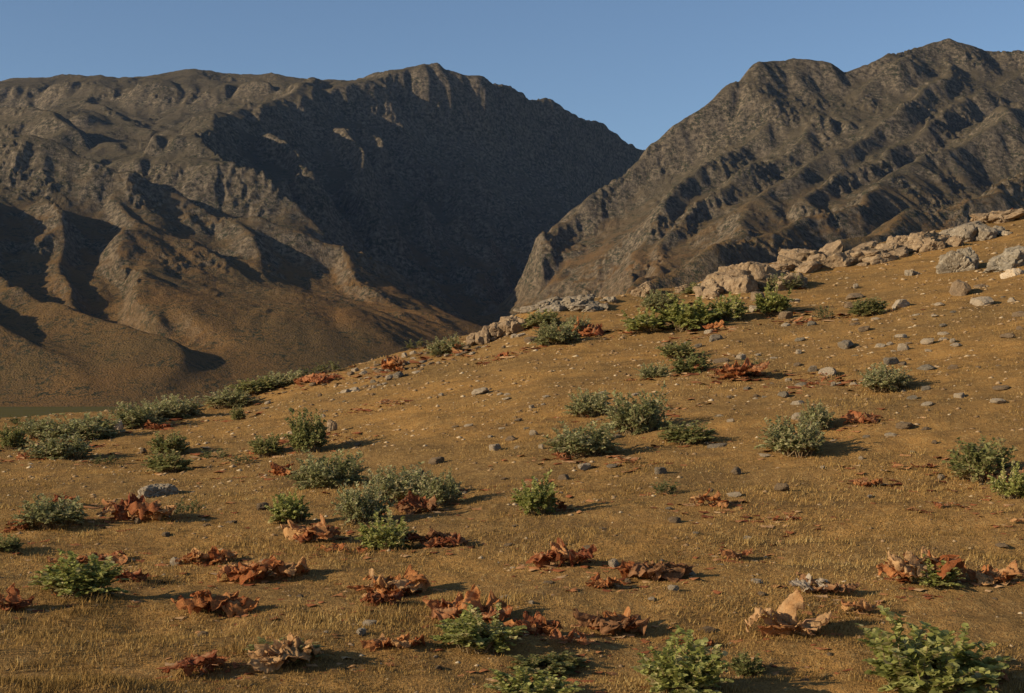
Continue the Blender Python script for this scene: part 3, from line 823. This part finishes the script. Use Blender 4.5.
DEAD = {
    'rust': dead_mat("rust_leaf", (.34, .105, .034), (.58, .25, .085), (.13, .045, .024)),
    'red': dead_mat("dark_red_leaf", (.21, .052, .022), (.40, .14, .05), (.50, .26, .12)),
    'tan': dead_mat("tan_leaf", (.52, .27, .105), (.62, .38, .18), (.26, .10, .04)),
    'orange': dead_mat("orange_leaf", (.38, .13, .05), (.46, .20, .085), (.22, .07, .03)),
    'pink': dead_mat("pinkish_leaf", (.50, .22, .085), (.62, .35, .145), (.25, .09, .038)),
    'brown': dead_mat("brown_leaf", (.23, .10, .042), (.38, .19, .085), (.46, .27, .14)),
    'pale': dead_mat("pale_leaf", (.52, .42, .30), (.60, .50, .37), (.38, .26, .17)),
}
def leaf_shape(seed):
    """a big crinkled withered leaf, 1 long, lying along +Y and arching up"""
    rng = np.random.default_rng(seed)
    nl, na = 21, 25
    l = np.linspace(0, 1, nl)[:, None]; a = np.linspace(-1, 1, na)[None, :]
    wdt = .50 * np.sin(np.pi * np.clip(l, 0, 1) ** .62) ** .7 + .03
    edge = 1 + .16 * np.sin(a * 0 + l * rng.uniform(14, 22) + rng.uniform(0, 6)) * np.abs(a) ** 2 + .10 * pnoise(l * 6 + 0 * a, a * 3, seed)
    x = a * wdt * edge
    y = l * (1 + .10 * pnoise(a * 2, l * 2, seed + 1)) - .12 * np.abs(a) ** 2 * (1 - l)
    curl = rng.uniform(-1.2, .45); arch = rng.uniform(-.15, .45)
    # veins fan from the stalk: the blade stands in pleats between them
    ang = np.arctan2(x, y + .12)
    pleat = np.abs(np.sin(ang * rng.uniform(5, 8) + rng.uniform(0, 1))) * .085 * np.clip(l * 2.2, 0, 1) * rng.uniform(.9, 1.8)
    z = curl * np.abs(x) ** 1.5 * (.6 + .8 * l) + arch * np.sin(np.pi * l * .9) * .5 - pleat
    z = z + .07 * fbm(x * 3.2, y * 3.2, 3, seed + 5) + .03 * (ridged(x * 7, y * 7, 2, seed + 6) - .8)
    tear = 1 - .28 * np.clip(pnoise(l * 9, np.sign(a) * 4 + 0 * l, seed + 9), 0, 1) * np.abs(a) ** 3
    x = x * tear
    # edges roll in
    roll = np.clip(np.abs(a) - .62, 0, 1) * rng.uniform(.2, .9)
    x = x * (1 - roll); z = z + roll * .22
    # tip folds over
    tip = np.clip(l - .72, 0, 1) * rng.uniform(-.6, 1.4); y = y - tip * .5 + 0 * a; z = z + tip * .6
    rib = np.clip(1 - np.abs(a) * 9, 0, 1) * np.clip(1.2 - l, 0, 1) + 0.5 * np.clip(1 - np.abs(np.sin(ang * 6)) * 5, 0, 1) * (l > .15)
    z = z - np.percentile(z, 12)
    co = np.stack([x, y, z], -1).reshape(-1, 3)
    i = np.arange(nl * na).reshape(nl, na)
    q = np.stack([i[:-1, :-1], i[:-1, 1:], i[1:, 1:], i[1:, :-1]], -1).reshape(-1, 4)
    return co, q, (rib + 0 * a).ravel()
LEAF = {}
_shapes = [leaf_shape(900 + 7 * i) for i in range(9)]
for k, mt in DEAD.items():
    LEAF[k] = []
    for co, q, rib in _shapes:
        me = bpy.data.meshes.new("leaf"); raw_mesh(me, co, q)
        at_ = me.attributes.new("rib", 'FLOAT', 'POINT'); at_.data.foreach_set("value", np.clip(rib, 0, 1).astype(np.float32))
        me.polygons.foreach_set("use_smooth", np.ones(len(q), bool)); me.materials.append(mt)
        LEAF[k].append(me)
STALKMAT, _nt, _p = new_mat("dry_stalk"); _p.inputs["Base Color"].default_value = (.33, .18, .10, 1)
def stalk_mesh(seed):
    rng = random.Random(seed); bm = bmesh.new()
    for i in range(7):
        a = rng.uniform(0, 6.28); r = rng.uniform(.2, .55); h = rng.uniform(.05, .85)
        tube(bm, [(0, 0, .0), (math.cos(a) * r * .4, math.sin(a) * r * .4, h * .6), (math.cos(a) * r, math.sin(a) * r, h * .7)], .018, .007, 5)
    return finish(bm, "stalk", STALKMAT, True)
STALK = [stalk_mesh(i) for i in range(4)]
G_DEAD = "withered leaf clumps scattered over the hillside"
_nd = 0
def clump(x, y, wpx, hpx, tone, label, ref, n=None, two=None):
    global _nd
    _nd += 1
    rng = random.Random(500 + _nd)
    X, Y, Z = at(x, y - 1)
    w = wpx / F * Y; h = hpx / F * Y
    root = put("withered_plant", None, None, (X, Y + .1 * w, float(hill(X, Y + .1 * w))), lie(X, Y, 0, .9))
    root.empty_display_size = .2
    n = int(1.5 * n) if n else max(5, min(26, int(round(6 + wpx / 3.6))))
    asp = h / w
    for i in range(n):
        # leaves lie in a row across the clump, some propped up against each other
        fx = (i + .5) / n * 2 - 1 + rng.uniform(-.12, .12)
        L = min(.46 * w, max(h * 1.05, .22 * w)) * (rng.uniform(.75, 1.15) if i % 3 == 0 else rng.uniform(.3, .7))
        spin = rng.uniform(0, 6.28)
        up = rng.uniform(-.1, 1) * min(.9, asp * 1.3) * (1.15 - .6 * abs(fx))
        px_ = fx * w * .42; py_ = rng.uniform(-.25, .25) * w * .8
        # keep the blade's middle over its place in the clump
        dx, dy = -math.sin(spin) * L * .45 * math.cos(up), math.cos(spin) * L * .45 * math.cos(up)
        t = two if (two and rng.random() < .45) else tone
        put("leaf", LEAF[t][rng.randrange(len(_shapes))], root, (px_ - dx * .8, py_ - dy * .8, .02 * w + rng.uniform(0, .30) * h),
            (up, rng.gauss(0, .35), spin), (L, L, L * rng.uniform(.9, 1.6)))
    if wpx > 22:
        put("stalk", STALK[_nd % 4], root, (0, 0, 0), (0, 0, rng.uniform(0, 6)), (w * .7, w * .7, max(h, .3 * w) * .9))
    tag(root, label, "dead plant", G_DEAD)
    LAND.append((x, y - hpx * .4, ref))

for a in [
    (10, 613, 44, 30, 'red', "dark red withered clump cut by the edge beside the bright shrub", "dark red edge clump", None, 'pink'),
    (136, 524, 76, 30, 'red', "long heap of dark brown red leaves below the sunken grey boulder", "long dark leaf heap", None, 'pink'),
    (18, 531, 24, 19, 'orange', "orange red leaf clump on the sunward side of the wide shrub", "orange clump by the wide shrub"),
    (62, 512, 26, 14, 'red', "dark red leaves sticking out behind the wide grey green shrub", "red leaves behind the wide shrub"),
    (90, 563, 74, 14, 'pink', "flat pinkish brown leaf litter heap above the bright broad leaved shrub", "flat pinkish heap", None, 'red'),
    (126, 579, 36, 17, 'red', "small red brown clump beside the bright broad leaved shrub", "small red clump by the bright shrub", None, 'rust'),
    (207, 563, 52, 24, 'rust', "loose rusty clump trailing downhill above the long pink brown heap", "loose trailing rusty clump", None, 'pink'),
    (262, 578, 90, 26, 'rust', "longest pink brown leaf heap stretched out on the open grass", "longest pink brown heap", None, 'pink'),
    (214, 617, 64, 29, 'rust', "bushy rust red clump below the longest pink brown heap", "bushy rust red clump", None, 'red'),
    (201, 674, 76, 34, 'red', "dark red folded leaves with one tall curled tip near the bottom", "dark folded leaves with curled tip", 6),
    (284, 668, 74, 34, 'brown', "brown and tan leaf clump with dark green leaves in it near the bottom", "brown clump with green leaves", None, 'tan'),
    (392, 592, 66, 36, 'tan', "big tan clump of upright crinkled leaves below the big shrub group", "big tan upright clump", None, 'rust'),
    (382, 613, 38, 16, 'red', "small dark red leaf scrap just below the big tan clump", "small red scrap below the tan clump"),
    (394, 656, 58, 18, 'pink', "low reddish tan clump alone on the grass next to the leafy shrub", "low reddish tan clump", None, 'rust'),
    (470, 624, 80, 30, 'rust', "rust brown peaked leaf heap behind the leafy green shrub", "peaked rust brown heap", None, 'orange'),
    (532, 641, 62, 24, 'rust', "rust brown leaf heap reaching from the leafy shrub to orange leaves", "rust heap beside the leafy shrub", None, 'red'),
    (570, 650, 48, 20, 'orange', "flat orange brown leaves at the end of the rust brown heap", "flat orange brown leaves", 4),
    (563, 571, 58, 26, 'red', "dark red leaf clump with a grey stone at its upper end", "red clump with the grey stone", None, 'pink'),
    (656, 585, 64, 28, 'rust', "round rusty brown clump of knobbly leaves in the open middle", "round knobbly rusty clump", None, 'brown'),
    (604, 594, 40, 15, 'rust', "little rusty leaf row beside the round knobbly rusty clump", "little rusty leaf row"),
    (614, 629, 56, 28, 'brown', "brown crinkled clump throwing a long shadow over bare soil", "brown clump with the long shadow", None, 'rust'),
    (712, 513, 34, 23, 'pink', "upright pinkish brown clump alone above a pale stone", "upright pinkish lone clump", None, 'rust'),
    (738, 555, 36, 20, 'orange', "small pointed orange pink clump with a long thin shadow", "small pointed orange clump", 4, 'pink'),
    (700, 644, 34, 13, 'red', "small flat red clump behind the big light green shrub", "small flat red clump"),
    (795, 637, 84, 46, 'tan', "biggest pale brown withered leaf with thick ribs near the bottom", "biggest pale brown leaf clump", 8, 'pink'),
    (861, 614, 46, 26, 'pink', "fan shaped pinkish leaf curled over beside the biggest leaf clump", "fan shaped pinkish leaf", 4, 'tan'),
    (822, 599, 56, 20, 'brown', "brown leaf clump with one whitish leaf behind the biggest leaf clump", "brown clump with the whitish leaf", None, 'pale'),
    (925, 588, 78, 46, 'rust', "tall heap of curled withered leaves around a bright green plant", "tall heap around the green plant", None, 'tan'),
    (1000, 588, 54, 26, 'rust', "reddish leaf heap at the picture edge beyond the tall withered heap", "reddish heap at the picture edge", None, 'pink'),
    (868, 486, 28, 13, 'rust', "small ragged rusty clump halfway between leaning pair and dark shrub", "small ragged rusty clump", None, 'brown'),
    (861, 427, 36, 15, 'orange', "bright orange clump in the shadow end of the leaning shrub pair", "bright orange clump by the pair"),
    (922, 469, 24, 8, 'red', "flat dark red leaf lying open on grass near the large dark shrub", "flat dark red leaf", 3),
    (948, 510, 26, 8, 'orange', "flat vivid orange leaf below the large dark shrub", "flat vivid orange leaf", 3),
    (790, 523, 36, 10, 'red', "flat dull red leaf scraps on open grass above the biggest leaf clump", "flat dull red scraps", 4),
    (1020, 531, 16, 12, 'pink', "curled pinkish leaf at the picture edge below the edge shrub", "curled leaf at the edge", 3),
    (1002, 477, 40, 30, 'brown', "brown dead leaves heaped on the shaded side of the large dark shrub", "dead leaves by the large dark shrub", None, 'red'),
    (312, 540, 54, 32, 'red', "heap of crinkled red leaves in front of the bright green shrub", "crinkled red heap", None, 'pink'),
    (432, 548, 66, 22, 'brown', "dark brown leaf heap in the shadow of the lowest group shrub", "dark heap in the group shadow", None, 'red'),
    (418, 512, 46, 26, 'red', "dead brown red leaves between the grey shrubs of the big group", "dead leaves inside the big group", None, 'brown'),
    (340, 556, 60, 10, 'rust', "scattered rusty scraps in front of the crinkled red heap", "rusty scraps before the red heap", 5),
    (556, 514, 30, 34, 'brown', "dark upright dead leaves behind the shrub with pink leaf", "dark upright dead leaves", None, 'red'),
    (541, 490, 14, 22, 'pink', "single withered pink leaf standing up out of a green shrub", "single standing pink leaf", 2),
    (563, 464, 28, 10, 'orange', "orange leaves under the edge of the wide domed shrub", "orange leaves under the domed shrub", 4),
    (626, 465, 20, 8, 'orange', "small orange leaf scrap between the domed shrub and low shrub", "small orange scrap", 3),
    (662, 410, 20, 8, 'orange', "orange leaf at the shaded foot of the tallest round shrub", "orange leaf by the tallest shrub", 3),
    (283, 477, 34, 15, 'red', "low red leaf clump beside the large silvery shrub", "low red clump by the silvery shrub", None, 'rust'),
    (256, 459, 18, 10, 'red', "small red leaves on the sunward side of the small dark shrub", "small red leaves by the dark shrub", 3),
    (318, 440, 16, 12, 'red', "red leaf between the tall round shrub and the upright rock", "red leaf at the upright rock", 3),
    (387, 407, 36, 6, 'pink', "flat pinkish leaf strip on open grass below the rubble", "flat pinkish strip", 4),
    (155, 431, 26, 12, 'red', "small red leaf clump before the broad crest shrub", "red clump before the crest shrub"),
    (68, 450, 22, 14, 'red', "red leaves between two green shrubs on the low crest", "red leaves between the crest shrubs"),
    (26, 462, 18, 13, 'orange', "orange pink leaves below the end shrub of the low crest", "orange leaves below the end shrub", 4),
    (740, 381, 48, 22, 'orange', "orange brown leaf clump with shoots behind, on stony upper slope", "orange brown upper clump", None, 'rust'),
    (694, 377, 22, 20, 'orange', "upright orange brown leaf beside the dark shrub on upper slope", "upright orange leaf", 4),
    (584, 338, 40, 20, 'red', "red leaf clump at the end of the shrubs under the flat ledge", "red clump under the flat ledge", None, 'rust'),
    (453, 355, 34, 18, 'pink', "pinkish dead leaf folded over the green shrub on rubble crest", "pinkish folded leaf on the crest", 4),
    (396, 374, 36, 26, 'rust', "reddish dry stalks and leaves standing on the rubble crest", "reddish stalks on the crest", None, 'brown'),
    (320, 386, 50, 14, 'orange', "scattered orange red leaves where the rubble crest begins", "orange red leaves on the rubble", None, 'red'),
    (505, 357, 22, 9, 'red', "small dark red leaf scrap below the pale cream outcrop", "dark red scrap below the outcrop", 3),
    (815, 388, 42, 10, 'red', "flat brick red scraps on the stony slope near the neat shrub", "flat brick red scraps", 4),
    (826, 378, 14, 10, 'orange', "little orange leaf standing above the flat brick red scraps", "little orange standing leaf", 2),
    (806, 322, 20, 9, 'orange', "orange leaf scrap on the upper slope near the tiny thin shrub", "orange scrap on the upper slope", 3),
    (715, 334, 26, 12, 'rust', "rusty leaves at the foot of the widest upper row shrub", "rusty leaves under the upper row", 4),
    (1012, 213, 26, 10, 'red', "dark red leaves beside the highest rock rim of the crest", "dark red leaves on the rim", 4),
    (753, 664, 30, 12, 'brown', "brown curled leaves under the dark big leaved plant", "brown leaves under the dark plant", 4),
    (985, 680, 40, 22, 'red', "dark red leaves in the shadow of the largest leafy shrub", "red leaves by the largest shrub", None, 'brown'),
    (530, 672, 16, 14, 'orange', "small orange tipped leaf poking out behind the half visible shrub", "small orange tip", 2),
    (3, 692 - 160, 14, 14, 'red', "dark red leaf cut by the picture edge beside the orange red clump", "red leaf at the picture edge", 3),
]:
    a = list(a) + [None] * (9 - len(a))
    clump(*a)

# ------------------------------------------------------------------ stones
def stone_variant(seed):
    bm = bmesh.new(); block(bm, 3, seed, rough=.05, planes=11)
    me = bpy.data.meshes.new("stone"); bm.to_mesh(me); bm.free()
    return me
SV = {k: [] for k in ROCKMAT}
for i in range(6):
    base = stone_variant(700 + i * 5)
    for k, mt in ROCKMAT.items():
        c = base.copy(); c.materials.append(mt); SV[k].append(c)
ZONES = [  # columns, rows, how many, smallest and largest width in pixels
    (345, 485, 345, 408, 62, 3, 11), (440, 640, 392, 452, 32, 4, 10), (690, 1020, 285, 400, 88, 4, 14), (480, 700, 310, 350, 16, 3, 9),
    (680, 1020, 400, 475, 24, 4, 11), (500, 770, 445, 610, 30, 5, 12), (100, 500, 430, 680, 30, 5, 13), (770, 1020, 480, 690, 9, 5, 11), (250, 345, 385, 420, 10, 3, 8)]
G_STONE = "loose stones lying on the hillside"
used = set(); rs = random.Random(42)
def label_for(x, y, w, tone, form):
    size = "tiny" if w < 5 else "small" if w < 8.5 else "fist sized" if w < 11 else "larger"
    order = sorted(LAND, key=lambda q: math.hypot((q[0] - x), (q[1] - y) * 1.6))
    for lx, ly, ref in order[:9]:
        dx, dy = x - lx, y - ly
        if abs(dx) > abs(dy) * 1.4: d = "to the right of" if dx > 0 else "to the left of"
        else: d = "in front of" if dy > 0 else "behind"
        t = f"{size} {tone} {form} stone {d} the {ref}"
        if t not in used and len(t.split()) <= 16:
            used.add(t); return t
    t = f"{size} {tone} {form} stone near the {order[0][2]}"
    return t
spots = []
for x0, x1, y0, y1, n, s0, s1 in ZONES:
    k = 0; tries = 0
    while k < n and tries < 4000:
        tries += 1
        x = rs.uniform(x0, x1); y = rs.uniform(y0, y1)
        if y < float(np.interp(x, _cx, _cy)) + 5: continue
        if x0 == 345 and y > 352 + (480 - x) * .36: continue
        w = s0 + (s1 - s0) * rs.random() ** 2.4
        if any(abs(x - a) < (w + c) * .6 and abs(y - b_) < (w + c) * .4 for a, b_, c in spots): continue
        spots.append((x, y, w)); k += 1
# the larger single stones one can pick out in the photograph
spots += [(280, 466 + 4, 10), (717, 447, 13), (585, 470, 11), (612, 469, 9), (437, 462, 12), (588, 548, 11), (706, 624, 14), (548, 585, 8), (100, 603, 13), (166, 538, 9), (676, 525, 11), (660, 478, 10), (890, 434, 9), (905, 429, 11), (262, 508, 9)]
for x, y, w in spots:
    X, Y, Z = at(x, y)
    tone = rs.choice(['pale', 'pale', 'pale', 'tan', 'grey', 'tan'])
    f = rs.random()
    form, sz = ("flat", .38) if f < .5 else ("rounded", .62) if f < .85 else ("upright", .95)
    r = w / F * Y / 2 * (1.4 + .5 * min(1, max(0, (Y - 14) / 12)))
    o = put("stone", SV[tone][rs.randrange(6)], None, (X, Y, Z + r * sz * .38), lie(X, Y, rs.uniform(0, 6.28)), (r, r * rs.uniform(.7, 1), r * sz))
    tag(o, label_for(x, y, w, {'pale': 'pale', 'tan': 'tan', 'grey': 'grey'}[tone], form), "stone", G_STONE)

# ------------------------------------------------------------------ gravel and leaf crumbs (stuff)
def scatter(name, n, shape_v, shape_f, mat, rnd_size, flat, label, cat, centres=None):
    q = RNG.uniform(0, 1, n)
    Y = 1 / (1 / 46 + q * (1 / 7.5 - 1 / 46)); uu = RNG.uniform(-.48, .50, n); X = uu * Y
    if centres is not None:
        c = centres[RNG.integers(0, len(centres), n)]
        X = c[:, 0] + RNG.normal(0, 1, n) * c[:, 2]; Y = c[:, 1] + RNG.normal(0, .8, n) * c[:, 2]
    else:
        px = X / Y * F + CX
        row = HY - (hill(X, Y, False) - ZC) / Y * F
        d = fbm(X / 2.5, Y / 2.5, 3, 400) + 1.0 * np.exp(-((row - np.interp(px, _cx, _cy) - 45) / 65) ** 2) + .5 * fbm(X / .8, Y / .8, 2, 401)
        keep = (RNG.uniform(-.6, 1.1, n) < d) & (RNG.uniform(0, 1, n) < np.clip((Y - 7) / 22, .12, 1))
        X, Y = X[keep], Y[keep]
    n = len(X)
    Z = hill(X, Y) - .004
    s = rnd_size(n) * (.12 + Y / 18)
    a = RNG.uniform(0, 2 * np.pi, n); ca, sa = np.cos(a), np.sin(a)
    V = np.asarray(shape_v)[None] * (1 + RNG.normal(0, .22, (n, len(shape_v), 3)))
    V = V * s[:, None, None]; V[..., 2] *= flat
    x = V[..., 0] * ca[:, None] - V[..., 1] * sa[:, None]; y = V[..., 0] * sa[:, None] + V[..., 1] * ca[:, None]
    co = np.stack([x + X[:, None], y + Y[:, None], V[..., 2] + Z[:, None]], -1).reshape(-1, 3)
    f = (np.asarray(shape_f)[None] + (np.arange(n) * len(shape_v))[:, None, None]).reshape(-1, 3)
    me = bpy.data.meshes.new(name); raw_mesh(me, co, f)
    at_ = me.attributes.new("tone", 'FLOAT', 'POINT'); at_.data.foreach_set("value", np.repeat(RNG.uniform(0, 1, n), len(shape_v)).astype(np.float32))
    me.materials.append(mat)
    o = put(name, me); o["kind"] = "stuff"; o["label"] = label; o["category"] = cat

def toned(name, stops):
    m, nt, p = new_mat(name, .9, .0); b = NB(nt)
    an = b.n("ShaderNodeAttribute", attribute_name="tone"); b.l(b.ramp(an.outputs["Fac"], stops), p.inputs["Base Color"]); return m
octa_v = [(1, 0, 0), (.3, .9, .1), (-.8, .5, 0), (-.7, -.6, .1), (.4, -.9, 0), (.2, .1, .8), (-.1, 0, -.6)]
octa_f = [(0, 1, 5), (1, 2, 5), (2, 3, 5), (3, 4, 5), (4, 0, 5), (1, 0, 6), (2, 1, 6), (3, 2, 6), (4, 3, 6), (0, 4, 6)]
scatter("gravel", 60000, octa_v, octa_f, toned("gravel_chips", [(0, (.14, .09, .05)), (.5, (.28, .18, .095)), (.85, (.37, .26, .15)), (1, (.46, .36, .235))]),
        lambda n: .011 + .034 * RNG.random(n) ** 3.2, .6, "small stone chips strewn over the dry slope", "gravel")
crumb_v = [(-.5, -.9, .0), (.5, -.7, .25), (.75, .2, .0), (.3, 1.0, .35), (-.6, .7, .05), (0, 0, .30)]
crumb_f = [(0, 1, 5), (1, 2, 5), (2, 3, 5), (3, 4, 5), (4, 0, 5)]
cen = []
for o in list(COL.objects):
    if o.get("category") in ("dead plant", "shrub"):
        k = 3 if o["category"] == "dead plant" else 1
        cen += [(o.location.x, o.location.y, .16 + .010 * o.location.y)] * k
scatter("leaf_crumbs", 5200, crumb_v, crumb_f, toned("leaf_crumb", [(0, (.15, .05, .025)), (.4, (.32, .11, .045)), (.75, (.44, .20, .08)), (1, (.54, .34, .17))]),
        lambda n: .022 + .065 * RNG.random(n) ** 2.5, .8, "crumbled bits of red brown dead leaves on the grass", "leaf litter", np.array(cen))
